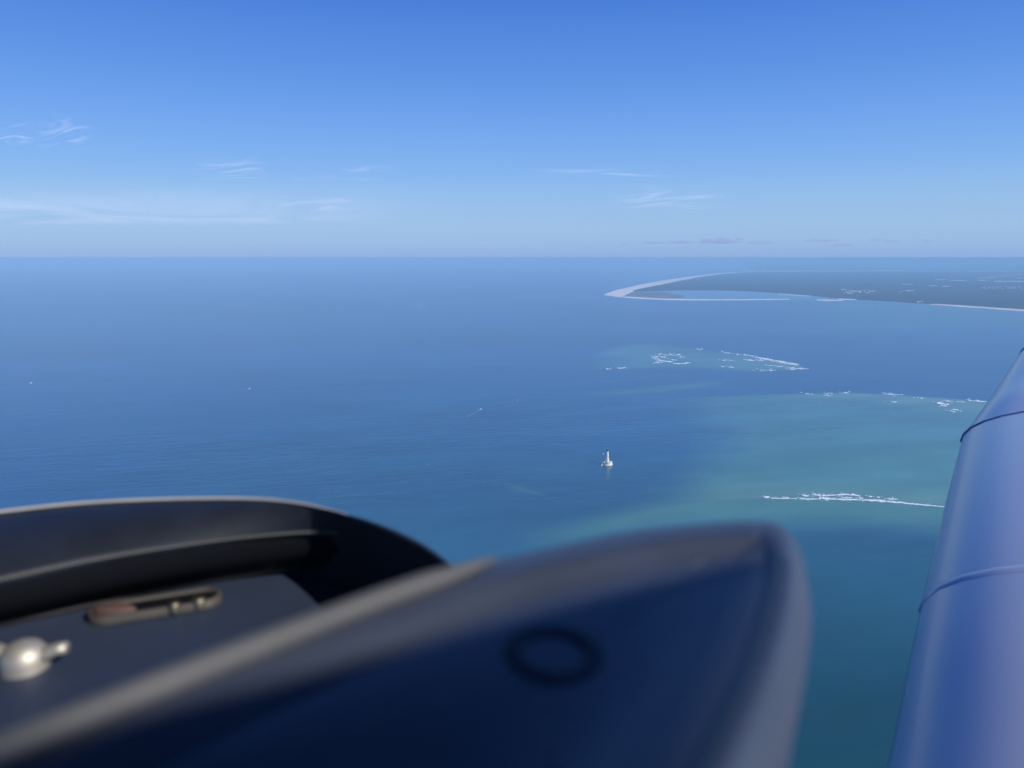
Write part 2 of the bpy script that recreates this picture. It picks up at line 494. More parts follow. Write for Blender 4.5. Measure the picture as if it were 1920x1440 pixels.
M_UNSEEN = mat('unseen_lining', (0.06, 0.06, 0.065), 0.9)
M_WING = mat('blue_lilac_lit_paint', (0.11, 0.14, 0.27), 0.30, coat=0.6, noise=0.05, nscale=3)

# blue unlit nose, pale lilac sunlit top: their light difference is in the colour
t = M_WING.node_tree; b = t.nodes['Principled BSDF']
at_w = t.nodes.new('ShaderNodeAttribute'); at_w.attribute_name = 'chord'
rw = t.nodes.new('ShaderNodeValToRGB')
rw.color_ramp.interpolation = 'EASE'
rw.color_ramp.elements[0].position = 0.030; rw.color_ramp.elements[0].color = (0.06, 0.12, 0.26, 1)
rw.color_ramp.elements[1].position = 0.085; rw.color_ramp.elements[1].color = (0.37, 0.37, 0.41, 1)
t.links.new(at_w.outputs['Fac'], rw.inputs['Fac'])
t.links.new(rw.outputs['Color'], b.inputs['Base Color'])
M_SEAM = mat('dark_seam_tape', (0.05, 0.08, 0.18), 0.5)
plane = empty('light_aircraft')
tag(plane, 'light aircraft with blurred dark cockpit coaming in front and blue wing at right', 'aircraft')

# --- glareshield hood: one closed outline on a level, rolled edge, flat border and dished middle
HZ = -0.066
out_px = [(-700, 1740), (-420, 1590), (-200, 1476), (0, 1392), (300, 1268), (600, 1150), (820, 1072), (940, 1038), (1060, 1012), (1180, 988), (1300, 975), (1410, 970),
          (1465, 977), (1500, 1000), (1519, 1040), (1526, 1090), (1516, 1180), (1492, 1280), (1455, 1390), (1425, 1470), (1385, 1580), (1335, 1740), (1290, 1900)]
outline = catmull([level(x, y, HZ) for x, y in out_px], 120)
close_pt = [outline[-1].lerp(outline[0], k / 13) for k in range(1, 13)]
ringpts = outline + close_pt
NP = len(ringpts)
cen = sum(ringpts, Vector()) / NP
def inward(i):
    a, b_ = ringpts[(i - 1) % NP], ringpts[(i + 1) % NP]
    t_ = (b_ - a); t_.z = 0
    n_ = Vector((t_.y, -t_.x, 0)).normalized()
    return n_ if n_.dot(cen - ringpts[i]) > 0 else -n_
innorm = [inward(i) for i in range(NP)]
for _ in range(4):
    innorm = [(innorm[i - 1] + innorm[i] * 2 + innorm[(i + 1) % NP]).normalized() for i in range(NP)]
corner_s = min(range(120), key=lambda i: (outline[i] - level(1500, 1000, HZ)).length) / 119
SIDE0, SIDE1 = corner_s - 0.03, corner_s + 0.07
def side(i):
    """0 on the left and far edge, 1 on the right-hand edge"""
    s = i / 119 if i < 120 else 1.0
    return float(sstep(SIDE0, SIDE1, s))
def ring(o_left, z_left, o_right, z_right):
    res = []
    for i in range(NP):
        k = side(i)
        o_ = o_left * (1 - k) + o_right * k
        z_ = z_left * (1 - k) + z_right * k
        res.append(ringpts[i] + innorm[i] * o_ + Vector((0, 0, z_)))
    return res
prof = [(0.0020, -0.045, 0.004, -0.050), (0.0003, -0.012, 0.0012, -0.020), (0.0, -0.004, 0.0, -0.008), (0.0008, -0.0012, 0.0012, -0.004),
        (0.0022, -0.0002, 0.0035, -0.0008), (0.0045, 0.0, 0.0058, 0.0006), (0.009, 0.0002, 0.0068, 0.0002), (0.0105, 0.0002, 0.0076, -0.0016), (0.0125, -0.0002, 0.0092, -0.0022), (0.0145, -0.0012, 0.012, -0.0022), (0.018, -0.0032, 0.015, -0.003)]
rows = [ring(*p) for p in prof]
v, f = loft(rows, close_u=True)
base_i = len(v) - NP
last = rows[-1]
ctr = sum(last, Vector()) / NP
# the middle is one plane falling away from the sunlit border towards the seat
P0 = level(600, 1262, HZ)
fall = Vector((0.53, -0.85, 0)).normalized()
LEV = 24
edge_xy = np.array([(p.x, p.y) for p in last])
def inner_z(p):
    """a smooth tilted plane that runs up to the border within a centimetre and a half of it"""
    d_ = math.sqrt(float(((edge_xy - np.array([p.x, p.y])) ** 2).sum(1).min()))
    q_ = (p - P0).dot(fall)
    q_ = 0.5 * (q_ + math.sqrt(q_ * q_ + 0.015 ** 2))
    e_ = 1 - math.exp(-(d_ / 0.011) ** 1.6)
    return HZ - 0.0031 - 0.10 * q_ * e_
for lev in range(1, LEV + 1):
    k = lev / LEV
    n0 = len(v)
    for i in range(NP):
        p = last[i].lerp(ctr, k * 0.985)
        p.z = inner_z(p)
        v.append(p)
    for i in range(NP):
        a, b_ = n0 - NP + i, n0 - NP + (i + 1) % NP
        f.append((a, b_, n0 + (i + 1) % NP, n0 + i))
f.append(tuple(range(len(v) - NP, len(v))))
hood = mesh_obj('glareshield', v, f, M_VINYL, plane, smooth=True)
bmh = bmesh.new(); bmh.from_mesh(hood.data); bmesh.ops.recalc_face_normals(bmh, faces=bmh.faces); bmh.to_mesh(hood.data); bmh.free()
hood['label'] = 'smooth navy black glareshield, strongly blurred, with rounded right corner'

# dark raised ring; its colour stands for the shaded wall of a dimple
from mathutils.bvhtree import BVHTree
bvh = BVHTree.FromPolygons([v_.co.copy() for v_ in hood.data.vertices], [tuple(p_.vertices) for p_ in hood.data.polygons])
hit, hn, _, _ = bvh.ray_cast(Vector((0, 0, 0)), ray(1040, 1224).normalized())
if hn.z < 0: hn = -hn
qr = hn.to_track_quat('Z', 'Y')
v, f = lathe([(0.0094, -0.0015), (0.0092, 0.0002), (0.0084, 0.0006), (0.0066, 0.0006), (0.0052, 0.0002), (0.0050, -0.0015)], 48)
mesh_obj('dimple_shade_ring', [qr @ p + hit for p in v], f, M_DIMPLE, hood, smooth=True)

# edge trim along the hood's left edge
tp = catmull([level(x, y, HZ + 0.0012) for x, y in [(-420, 1600), (-200, 1492), (0, 1408), (300, 1284), (600, 1166), (760, 1106), (860, 1072), (935, 1044)]], 90)
v, f = tube(tp, lambda s: 0.0024 * (1 - 0.9 * max(0, (s - 0.82) / 0.18) ** 1.6), 14, 0.9)
mesh_obj('edge_trim', v, f, M_TRIM, hood, smooth=True)

# --- instrument coaming on the left: padded roll, seam, undercut, lower lip, floor
def curve(px, z, n=90):
    return catmull([level(x, y, z) for x, y in px], n)
c0 = [(-260, 1003), (-100, 974), (0, 961), (150, 945), (300, 937.5), (450, 936), (540, 942), (620, 957), (700, 981), (770, 1012), (820, 1042), (870, 1085), (905, 1140)]
c1 = [(-260, 1146), (-100, 1112), (0, 1092), (200, 1050), (400, 1019), (520, 1006), (600, 1002), (660, 1006), (720, 1018), (760, 1032), (795, 1052), (830, 1085), (850, 1125)]
c2 = [(-260, 1192), (-100, 1158), (0, 1137), (200, 1096), (400, 1057), (520, 1040), (590, 1035), (640, 1037), (690, 1046), (730, 1060), (760, 1080), (785, 1105), (795, 1130)]
c3 = [(-260, 1222), (-100, 1186), (0, 1163), (150, 1130), (300, 1098), (450, 1072), (540, 1058), (590, 1053), (640, 1056), (680, 1064), (715, 1080), (740, 1100), (750, 1125)]
k0, k1, k2, k3 = curve(c0, -0.125), curve(c1, -0.140), curve(c2, -0.158), curve(c3, -0.164)
def bulge(a, b_, k, up):
    return [p.lerp(q, k) + Vector((0, 0, up)) for p, q in zip(a, b_)]
back = [p + Vector((0, 0.004, -0.004)) for p in k0]
back2 = [p + Vector((0.002, 0.012, -0.05)) for p in k0]
rows = [back2, back, k0, bulge(k0, k1, 0.06, 0.0006), bulge(k0, k1, 0.25, 0.0032), bulge(k0, k1, 0.5, 0.0046), bulge(k0, k1, 0.75, 0.0042), bulge(k0, k1, 0.93, 0.0016), k1, [p + Vector((0, 0.002, -0.002)) for p in k1]]
v, f = loft(rows)
roll = mesh_obj('coaming_roll', v, f, M_ROLL, plane, smooth=True)
roll['label'] = 'black padded roll of the instrument coaming with a stitched seam'
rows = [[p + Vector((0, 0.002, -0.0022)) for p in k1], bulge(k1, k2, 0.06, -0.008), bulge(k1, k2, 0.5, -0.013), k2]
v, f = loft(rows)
mesh_obj('undercut', v, f, M_BLACK, roll, smooth=True)  # black colour puts the shade under the roll into this strip
# pale bead draws the crest's sunlit run, cut short where shade begins
cut = [p + Vector((0, -0.0008, 0.0006)) for p in k0]
m_end = int(90 * 0.66)
v, f = tube(cut[:m_end], lambda s: 0.0011 * (1 - 0.75 * max(0, (s - 0.86) / 0.14)), 10, 0.8)
mesh_obj('sunlit_piping', v, f, M_BEAD, roll, smooth=True)
# stitches: one small thread loop after another along the seam
seam = catmull(k1, 400)
vf = []
for q in range(4, 330, 3):
    a, b_ = seam[q] + Vector((0, -0.0004, 0.0010)), seam[q + 2] + Vector((0, -0.0004, 0.0010))
    vf.append(tube([a, a.lerp(b_, 0.5) + Vector((0, 0, 0.0005)), b_], 0.0008, 6))
st_o = mesh_obj('stitching', *join(*vf), M_STITCH, roll, smooth=True)
st_o['kind'] = 'stuff'
# lip below the undercut
v, f = tube(k3, lambda s: 0.0042 + 0.0016 * s, 12, 0.6)
mesh_obj('lower_lip', v, f, M_LIP, plane, smooth=True)
v, f = tube(curve([(470, 1052), (540, 1037), (590, 1032), (640, 1038), (690, 1052), (722, 1068)], -0.157, 40), 0.0022, 10)
mesh_obj('inner_lip', v, f, M_LIP, plane, smooth=True)
# floor of the recess
fl = [[p + Vector((0, 0.004, -0.002)) for p in k3]]
near_px = [(-900, 1500), (-700, 1560), (-400, 1640), (-100, 1700), (200, 1700), (450, 1620), (600, 1500), (700, 1400), (760, 1300), (800, 1240), (830, 1200), (850, 1160), (860, 1140)]
kn = curve(near_px, -0.170)
for q in range(1, 15):
    s = q / 14
    fl.append([a.lerp(b_, s) + Vector((0, 0, -0.002 - 0.0035 * math.sin(math.pi * min(1, s * 1.6)))) for a, b_ in zip(k3, kn)])
v, f = loft(fl)
floor_o = mesh_obj('recess_floor', v, f, M_PANEL, plane, smooth=True)
floor_o['label'] = 'slate blue recess floor with a slot and a shiny wing nut'

# slot with two small screws and a red tab
fbvh = BVHTree.FromPolygons([v_.co.copy() for v_ in floor_o.data.vertices], [tuple(p_.vertices) for p_ in floor_o.data.polygons])
def floor_z(px, py):
    h_ = fbvh.ray_cast(Vector((0, 0, 0)), ray(px, py).normalized())[0]
    return h_.z if h_ is not None else -0.169
sz = max(floor_z(205, 1149), floor_z(290, 1136), floor_z(378, 1122)) + 0.0012
s0, s1 = level(205, 1149, sz), level(378, 1122, sz)
ax = (s1 - s0); Ls = ax.length; ax.normalize()
pv = Vector((-ax.y, ax.x, 0))
def stadium(half, r, z, n=10):
    mid = (s0 + s1) / 2
    pts = []
    for k in range(n + 1):
        a = -math.pi / 2 + math.pi * k / n
        pts.append(mid + ax * (half + r * math.cos(a)) + pv * (r * math.sin(a)) + Vector((0, 0, z)))
    for k in range(n + 1):
        a = math.pi / 2 + math.pi * k / n
        pts.append(mid + ax * (-half + r * math.cos(a)) + pv * (r * math.sin(a)) + Vector((0, 0, z)))
    return pts
hl = Ls / 2
rws = [stadium(hl, 0.0095, -0.002), stadium(hl, 0.0092, 0.0018), stadium(hl, 0.0080, 0.0024), stadium(hl, 0.0068, 0.0010), stadium(hl, 0.0062, -0.001)]
v, f = loft(rws, close_u=True)
mesh_obj('slot_frame', v, f, M_LIP, floor_o, smooth=True)
pit = stadium(hl, 0.0068, 0.0006)
mesh_obj('slot_pit', pit, [tuple(range(len(pit)))], M_BLACK, floor_o)
for (xx, yy, rad) in ((326, 1135, 0.0030), (372, 1126, 0.0036)):
    c = level(xx, yy, sz + 0.002)
    v, f = lathe([(rad, -0.003), (rad, 0.0006), (rad * 0.8, 0.0016), (rad * 0.35, 0.0020), (0, 0.0020)], 18)
    mesh_obj('screw_head', [p + c for p in v], f, M_BRASS, floor_o, smooth=True)
c = level(215, 1147, sz + 0.001)
v, f = lathe([(0.009, -0.002), (0.0088, 0.0012), (0.0072, 0.0026), (0.004, 0.0031), (0, 0.0032)], 20)
mesh_obj('red_tab', [Vector((p.x * 1.15, p.y * 0.55, p.z)) + c for p in v], f, M_RED, floor_o, smooth=True)
# wing nut
wn = level(46, 1238, -0.168)
v, f = lathe([(0.0095, -0.006), (0.0095, 0.001), (0.0088, 0.004), (0.0066, 0.0068), (0.0035, 0.0084), (0, 0.0088)], 24)
nut = mesh_obj('wing_nut', [p + wn for p in v], f, M_STEEL, plane, smooth=True)
nut['label'] = 'shiny steel wing nut on the recess floor'
for sgn in (-1, 1):
    path = [wn + Vector((sgn * d_, 0.0015 * d_ / 0.015, zz)) for d_, zz in ((0.005, 0.001), (0.010, 0.003), (0.014, 0.0045), (0.0175, 0.005))]
    v, f = tube(path, lambda s: 0.0044 * (1 - 0.35 * s), 12, 0.8)
    mesh_obj('wing', v, f, M_STEEL, nut, smooth=True)

# --- the wing with its cranked outer panel
def wing_section(le, chord_dir, chord, thick, n=26):
    """airfoil: upper side from the trailing edge round the nose and back underneath"""
    pts = []
    up = Vector((0, 0, 1))
    for k in range(n):
        s = k / (n - 1)
        x = 0.5 * (1 + math.cos(math.pi * s)) if s <= 1 else 0
        yt = 5 * thick * (0.2969 * math.sqrt(x) - 0.126 * x - 0.3516 * x * x + 0.2843 * x ** 3 - 0.1015 * x ** 4)
        pts.append(le + chord_dir * (x * chord) + up * ((yt * 1.15 + 0.02 * math.sin(math.pi * x)) * chord))
    for k in range(1, n):
        s = k / (n - 1)
        x = 0.5 * (1 - math.cos(math.pi * s))
        yt = 5 * thick * (0.2969 * math.sqrt(x) - 0.126 * x - 0.3516 * x * x + 0.2843 * x ** 3 - 0.1015 * x ** 4)
        pts.append(le + chord_dir * (x * chord) - up * (yt * 0.75 * chord))
    return pts
def chord_attr(o, n_rows, per_row, n=26):
    """distance behind the leading edge, as a share of the chord"""
    xs_ = [0.5 * (1 + math.cos(math.pi * k / (n - 1))) for k in range(n)] + [0.5 * (1 - math.cos(math.pi * k / (n - 1))) for k in range(1, n)]
    a_ = o.data.attributes.new('chord', 'FLOAT', 'POINT')
    a_.data.foreach_set('value', (xs_[:per_row] * n_rows))
LE = [level(x, y, z) for x, y, z in ((1560, 1800, -0.60), (1662, 1440, -0.60), (1704, 1240, -0.595), (1744, 1060, -0.59), (1776, 930, -0.585), (1803, 826, -0.58))]
le_dir = (LE[-1] - LE[1]); le_dir.z = 0; le_dir.normalize()
chd = Vector((le_dir.y, -le_dir.x, 0))
LEs = catmull(LE, 40)
rows = [wing_section(p, chd, 1.65, 0.14) for p in LEs]
v, f = loft(rows)
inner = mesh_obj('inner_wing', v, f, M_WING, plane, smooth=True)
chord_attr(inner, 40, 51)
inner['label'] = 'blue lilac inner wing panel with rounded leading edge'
# outer panel: hinged on at the joint, rising towards the tip
def along(px, py, dist):
    return ray(px, py).normalized() * dist
o0 = LE[-1]
dk = o0.length
LO = [o0, along(1836, 780, dk * 1.10), along(1868, 734, dk * 1.25), along(1920, 655, dk * 1.58), along(2000, 545, dk * 2.2)]
LOs = catmull(LO, 50)
sec = []
for q, p in enumerate(LOs):
    s_ = q / 49
    sec.append(wing_section(p, chd, 1.65 - 0.5 * s_, 0.14))
v, f = loft(sec)
f.append(tuple(range(len(v) - 51, len(v))))
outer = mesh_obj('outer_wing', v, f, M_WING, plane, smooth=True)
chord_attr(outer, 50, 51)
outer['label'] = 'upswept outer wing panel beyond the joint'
# joint band wraps the section at the crank
def band(center_le, s_dir, width, grow, chord=1.65, th=0.14):
    rws = []
    for off_, g in ((-width / 2, 0.0), (-width / 4, grow), (width / 4, grow), (width / 2, 0.0)):
        p = center_le + s_dir * off_
        row = wing_section(p, chd, chord, th)
        mid = p + chd * chord * 0.4
        rws.append([q + (q - mid).normalized() * g for q in row[:40]])
    return loft(rws)
v, f = band(LEs[14], le_dir, 0.034, 0.003)
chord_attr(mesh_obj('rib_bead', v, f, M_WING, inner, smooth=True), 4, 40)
# thin dark sealing strip over the nose at the joint
rws = []
for off_, g in ((-0.012, 0.0), (-0.009, 0.0035), (0.0, 0.005), (0.006, 0.0)):
    p_ = LEs[-1] + le_dir * off_
    row = wing_section(p_, chd, 1.65, 0.14)
    mid_ = p_ + chd * 0.6
    rws.append([q_ + (q_ - mid_).normalized() * (g * (1 - max(0, (21.5 - k_ - 16) / 6) if k_ < 22 else 1)) for k_, q_ in enumerate(row) if 16 <= k_ <= 40])
v, f = loft(rws)
mesh_obj('joint_strip', v, f, M_SEAM, inner, smooth=True)
v, f = band(LOs[22], (LOs[23] - LOs[21]).normalized(), 0.035, 0.006, 1.66 - 0.5 * 22 / 49, 0.142)
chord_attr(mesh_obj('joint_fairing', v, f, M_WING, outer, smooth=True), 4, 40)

# --- added panel out of view, cut so its shade covers the glareshield's middle
VZ = 0.30
def blocker_pt(p):
    return p + sun_dir * ((VZ - p.z) / sun_dir.z)
tipv = blocker_pt(level(1512, 1012, HZ))
la = blocker_pt(level(600, 1262, HZ)) - tipv
lb = blocker_pt(level(1345, 1440, HZ)) - tipv
la.z = lb.z = 0
la.normalize(); lb.normalize()
poly = [tipv + la * 0.012 + lb * 0.004, tipv + la * 0.004 + lb * 0.012] + [tipv + lb * q for q in (0.05, 0.2, 0.45, 0.62)] + [tipv + lb * 0.66 + la * 0.04, tipv + la * 0.64 + lb * 0.10] + [tipv + la * q for q in (0.62, 0.4, 0.2, 0.05)]
bm = bmesh.new()
lowv = [bm.verts.new(p) for p in poly]
topv = [bm.verts.new(p + Vector((0, 0, 0.0025))) for p in poly]
bm.faces.new(lowv[::-1]); bm.faces.new(topv)
for k in range(len(poly)):
    bm.faces.new((lowv[k], lowv[(k + 1) % len(poly)], topv[(k + 1) % len(poly)], topv[k]))
bmesh.ops.recalc_face_normals(bm, faces=bm.faces)
bmesh.ops.bevel(bm, geom=list(bm.edges), offset=0.0008, segments=1, affect='EDGES', profile=0.5)
blocker = bm_obj('sun_blocker', bm, M_UNSEEN, plane)
md_ = (tipv + la * 0.6 + lb * 0.06)
v, f = tube([md_ + Vector((0, 0, 0.009)), md_ + la * 0.12 + Vector((0, 0, 0.02)), md_ + la * 0.24 + Vector((0, 0, 0.06))], 0.006, 10)
mesh_obj('blocker_arm', v, f, M_UNSEEN, blocker, smooth=True)

# --- cabin roof, unseen, added to keep the upper sky off the glareshield
rows = []
for q in range(9):
    yy = -1.1 + 1.72 * q / 8
    rows.append([Vector((-1.15 + 1.35 * k / 16, yy, 0.43 - 0.22 * (1 - math.sin(math.pi * (0.06 + 0.7 * k / 16))) - 0.03 * (q / 8) ** 2)) for k in range(17)])
v, f = loft(rows)
roof_o = mesh_obj('unseen_cabin_roof', v, f, M_UNSEEN, plane, smooth=True)
sol = roof_o.modifiers.new('thickness', 'SOLIDIFY'); sol.thickness = 0.015; sol.offset = 1

# ------------------------------------------------------------------ lighthouse
M_STONE = mat('pale_limestone', (0.72, 0.66, 0.54), 0.85, noise=0.10, nscale=0.25)
M_STONE2 = mat('white_limestone', (0.87, 0.81, 0.68), 0.85, noise=0.06, nscale=0.3)
M_ALGAE = mat('algae_stone', (0.16, 0.14, 0.09), 0.8, noise=0.3, nscale=0.3)
M_SLATE = mat('slate_roof', (0.10, 0.11, 0.12), 0.6)
M_DARKGLASS = mat('dark_window', (0.02, 0.025, 0.03), 0.15)
M_LANTERN = mat('lantern_metal', (0.10, 0.12, 0.12), 0.4, metal=0.5)
M_PAVING = mat('courtyard_paving', (0.30, 0.27, 0.22), 0.9, noise=0.2, nscale=0.3)
lp = sea(1138.5, 871.5)
lh = empty('lighthouse', lp, R(-6))
tag(lh, 'tall pale stone lighthouse on a round walled base standing in the sea', 'lighthouse')
def part(name, vf, m_, parent, smooth=False):
    return mesh_obj(name, vf[0], vf[1], m_, parent, smooth)
part('reef_footing', lathe([(24.5, -3.0), (23.5, 0.6), (21.4, 1.6), (20.6, 1.7)], 48), M_ALGAE, lh)
wall = part('ring_wall', lathe([(20.9, 1.0), (20.5, 7.4), (20.9, 7.5), (20.9, 8.3), (19.6, 8.3), (19.6, 5.0)], 64), M_STONE2, lh)
part('courtyard', lathe([(19.6, 5.0), (7.5, 5.2)], 48), M_PAVING, lh)
# ring of low keeper's quarters along the right-hand arc
an = part('annex', lathe([(20.3, 5.0), (20.3, 11.6), (20.7, 11.7), (20.7, 12.2), (13.6, 12.2), (13.6, 11.7), (14.0, 11.6), (14.0, 5.0)], 30, R(-75), R(60)), M_STONE2, lh)
for a_ in (R(-75), R(60)):
    c_, s_ = math.cos(a_), math.sin(a_)
    q = [(14, 5), (20.3, 5), (20.3, 12), (14, 12)]
    part('annex_gable', ([Vector((r_ * c_, r_ * s_, z_)) for r_, z_ in q], [(0, 1, 2, 3)]), M_STONE2, an)
for k in range(7):
    a_ = R(-66 + k * 18)
    vv, ff = box_vf(-0.12, 0.25, -0.7, 0.7, 7.6, 10.2)
    o = part('window', ([Matrix.Rotation(a_, 3, 'Z') @ Vector((x + 20.25, y, z)) for x, y, z in vv], ff), M_DARKGLASS, an)
# landing stair and causeway at the left
part('landing_ramp', ([(-19, -9, 7.4), (-16.5, -11.5, 7.4), (-23.5, -16, 0.8), (-26, -13, 0.8), (-19, -9, 0), (-16.5, -11.5, 0), (-23.5, -16, -1), (-26, -13, -1)],
                      [(0, 3, 2, 1), (0, 4, 7, 3), (1, 2, 6, 5), (3, 7, 6, 2), (0, 1, 5, 4)]), M_STONE2, lh)
stage_prof = [
    ('ground_storey', [(8.3, 5.0), (8.3, 6.6), (7.9, 6.8), (7.9, 14.6), (8.7, 15.0), (8.7, 15.8), (8.2, 16.0)]),
    ('second_storey', [(7.3, 16.0), (7.2, 23.2), (7.9, 23.6), (7.9, 24.4), (7.3, 24.6)]),
    ('third_storey', [(6.3, 24.6), (6.1, 30.2), (6.7, 30.6), (6.7, 31.3), (6.2, 31.5)]),
    ('shaft', [(5.5, 31.5), (5.3, 34), (4.2, 52.5), (4.0, 55.0)]),
    ('gallery', [(4.0, 55.0), (5.0, 56.2), (5.3, 56.4), (5.3, 57.0), (3.4, 57.0)]),
]
for nm, pr_ in stage_prof:
    s_o = part(nm, lathe(pr_, 32), M_STONE2 if nm != 'shaft' else M_STONE2, lh)
    if nm.endswith('storey'):
        z0, z1, r_ = pr_[1][1], pr_[-3][1], pr_[1][0]
        for k in range(8):
            a_ = R(45 * k + 8)
            vv, ff = box_vf(-0.2, 0.16, -0.5, 0.75, z0 + 2.2, z1 - 2.2)
            part('window', ([Matrix.Rotation(a_, 3, 'Z') @ Vector((x + r_ * 0.985, y, z)) for x, y, z in vv], ff), M_DARKGLASS, s_o)
            vv, ff = box_vf(-0.2, 0.35, -0.45, 0.45, z0 + 0.1, z1 - 0.5)
            part('pilaster', ([Matrix.Rotation(a_ + R(22.5), 3, 'Z') @ Vector((x + r_ * 0.985, y, z)) for x, y, z in vv], ff), M_STONE, s_o)
    if nm == 'shaft':
        for k in range(4):
            vv, ff = box_vf(-0.3, 0.15, -0.5, 0.5, -1.0, 1.0)
            zc = 35 + 5.0 * k
            r_ = 5.3 - 1.1 * (zc - 34) / 18.5
            part('window', ([Matrix.Rotation(R(-80), 3, 'Z') @ Vector((x + r_, y, z + zc)) for x, y, z in vv], ff), M_DARKGLASS, s_o)
    if nm == 'gallery':
        part('railing', lathe([(5.15, 57.0), (5.15, 58.1), (5.0, 58.1), (5.0, 57.0)], 32), M_LANTERN, s_o)
part('door', ([(-1.2, -8.02, 5.2), (1.2, -8.02, 5.2), (1.2, -8.02, 9.4), (0, -8.02, 10.4), (-1.2, -8.02, 9.4)], [(0, 1, 2, 3, 4)]), M_DARKGLASS, lh)
lan = part('lantern', lathe([(2.6, 57.0), (2.6, 58.4), (2.5, 58.4), (2.5, 62.2), (2.7, 62.2)], 16), M_DARKGLASS, lh)
for k in range(8):
    a_ = R(45 * k)
    vv, ff = box_vf(-0.1, 0.1, -0.1, 0.1, 58.4, 62.3)
    part('glazing_bar', ([Matrix.Rotation(a_, 3, 'Z') @ Vector((x + 2.56, y, z)) for x, y, z in vv], ff), M_LANTERN, lan)
part('dome', lathe([(2.9, 62.2), (2.9, 62.6), (2.5, 63.8), (1.5, 65.0), (0.6, 65.5), (0.45, 66.0), (0.5, 66.4), (0.12, 66.8), (0.08, 69.0), (0, 69.0)], 20), M_LANTERN, lh, True)

# far lighthouse, a white speck in the wood
fl_p = sea(1686.8, 551.5, 10)
fl_o = empty('far_lighthouse', fl_p)
tag(fl_o, 'tiny white tower rising above the far pine wood', 'lighthouse')
part('tower', lathe([(9, -6), (8.5, 0), (6.2, 42), (7.2, 43), (7.2, 45)], 16), mat('white_paint', (0.8, 0.8, 0.78), 0.6), fl_o)
part('lantern', lathe([(4.2, 45), (4.2, 52), (2.6, 55), (0, 57)], 12), mat('red_paint', (0.45, 0.06, 0.04), 0.6), fl_o)

# ------------------------------------------------------------------ boats
M_HULL = mat('white_hull', (0.82, 0.82, 0.80), 0.35)
M_DECK = mat('cream_deck', (0.70, 0.66, 0.56), 0.6)
M_SAIL = mat('white_sailcloth', (0.85, 0.84, 0.80), 0.8)
M_MAST = mat('aluminium_mast', (0.6, 0.6, 0.6), 0.35, metal=1.0)
M_FOAM = mat('sea_foam', (0.86, 0.88, 0.88), 0.9, noise=0.08, nscale=0.05)
M_THINFOAM = mat('thin_foam', (0.34, 0.44, 0.48), 0.8, noise=0.3, nscale=0.05)
def hull_vf(L, B, H):
    rows = []
    for k in range(13):
        s = k / 12
        wdt = B / 2 * (math.sin(math.pi * min(1, s * 0.62 + 0.38)) ** 0.7 if s < 1 else 0.02)
        y = -L / 2 + L * s
        sheer = H * (1 + 0.35 * s * s)
        keel = -0.5 * H * (1 - s ** 4)
        rows.append([Vector((-wdt, y, sheer)), Vector((-wdt * 0.85, y, 0.1 * H)), Vector((0, y, keel)), Vector((wdt * 0.85, y, 0.1 * H)), Vector((wdt, y, sheer))])
    v, f = loft(rows)
    f.append((0, 1, 2, 3, 4))
    return v, f
def deck_vf(L, B, H):
    v, f = [], []
    for k in range(13):
        s = k / 12
        wdt = B / 2 * (math.sin(math.pi * min(1, s * 0.62 + 0.38)) ** 0.7 if s < 1 else 0.02) * 0.98
        y = -L / 2 + L * s
        z = H * (1 + 0.35 * s * s) - 0.12
        v += [Vector((-wdt, y, z)), Vector((wdt, y, z))]
    f = [(2 * k, 2 * k + 1, 2 * k + 3, 2 * k + 2) for k in range(12)]
    return v, f
def motor_boat(px, py, L, ang, label, group=None):
    o = empty('motor_boat', sea(px, py), R(ang))
    tag(o, label, 'boat', group)
    part('hull', hull_vf(L, L * 0.34, L * 0.14), M_HULL, o, True)
    part('deck', deck_vf(L, L * 0.34, L * 0.14), M_DECK, o)
    zz = L * 0.13
    cab = part('cabin', ([(-L * .12, -L * .15, zz), (L * .12, -L * .15, zz), (L * .11, L * .2, zz), (-L * .11, L * .2, zz), (-L * .10, -L * .13, zz + L * .17), (L * .10, -L * .13, zz + L * .17), (L * .09, L * .08, zz + L * .17), (-L * .09, L * .08, zz + L * .17)],
                          [(0, 1, 5, 4), (1, 2, 6, 5), (2, 3, 7, 6), (3, 0, 4, 7), (4, 5, 6, 7)]), M_HULL, o)
    part('windscreen', ([(-L * .085, L * .175, zz + L * .04), (L * .085, L * .175, zz + L * .04), (L * .075, L * .105, zz + L * .15), (-L * .075, L * .105, zz + L * .15)], [(0, 1, 2, 3)]), M_DARKGLASS, cab)
    return o
def sail_boat(px, py, L, ang, label):
    o = empty('sail_boat', sea(px, py), R(ang))
    tag(o, label, 'boat')
    part('hull', hull_vf(L, L * 0.28, L * 0.11), M_HULL, o, True)
    part('deck', deck_vf(L, L * 0.28, L * 0.11), M_DECK, o)
    part('mast', tube([Vector((0, L * .05, 0)), Vector((0, L * .05, L * 0.7)), Vector((0, L * .05, L * 1.35))], L * 0.012, 8), M_MAST, o)
    def sail(a, b_, c_, camber):
        rws = []
        for q in range(7):
            s = q / 6
            p0, p1 = a.lerp(c_, s), b_.lerp(c_, s)
            rws.append([p0.lerp(p1, k / 5) + Vector((camber * math.sin(math.pi * k / 5) * (1 - s), 0, 0)) for k in range(6)])
        return loft(rws)
    sm = part('mainsail', sail(Vector((0, L * .03, L * .22)), Vector((L * .06, -L * .42, L * .22)), Vector((0, L * .04, L * 1.33)), L * .05), M_SAIL, o, True)
    jb = part('jib', sail(Vector((0, L * .48, L * .18)), Vector((L * .05, L * .06, L * .2)), Vector((0, L * .07, L * 1.2)), L * .05), M_SAIL, o, True)
    for s_ in (sm, jb):
        md = s_.modifiers.new('cloth', 'SOLIDIFY'); md.thickness = 0.02
    return o
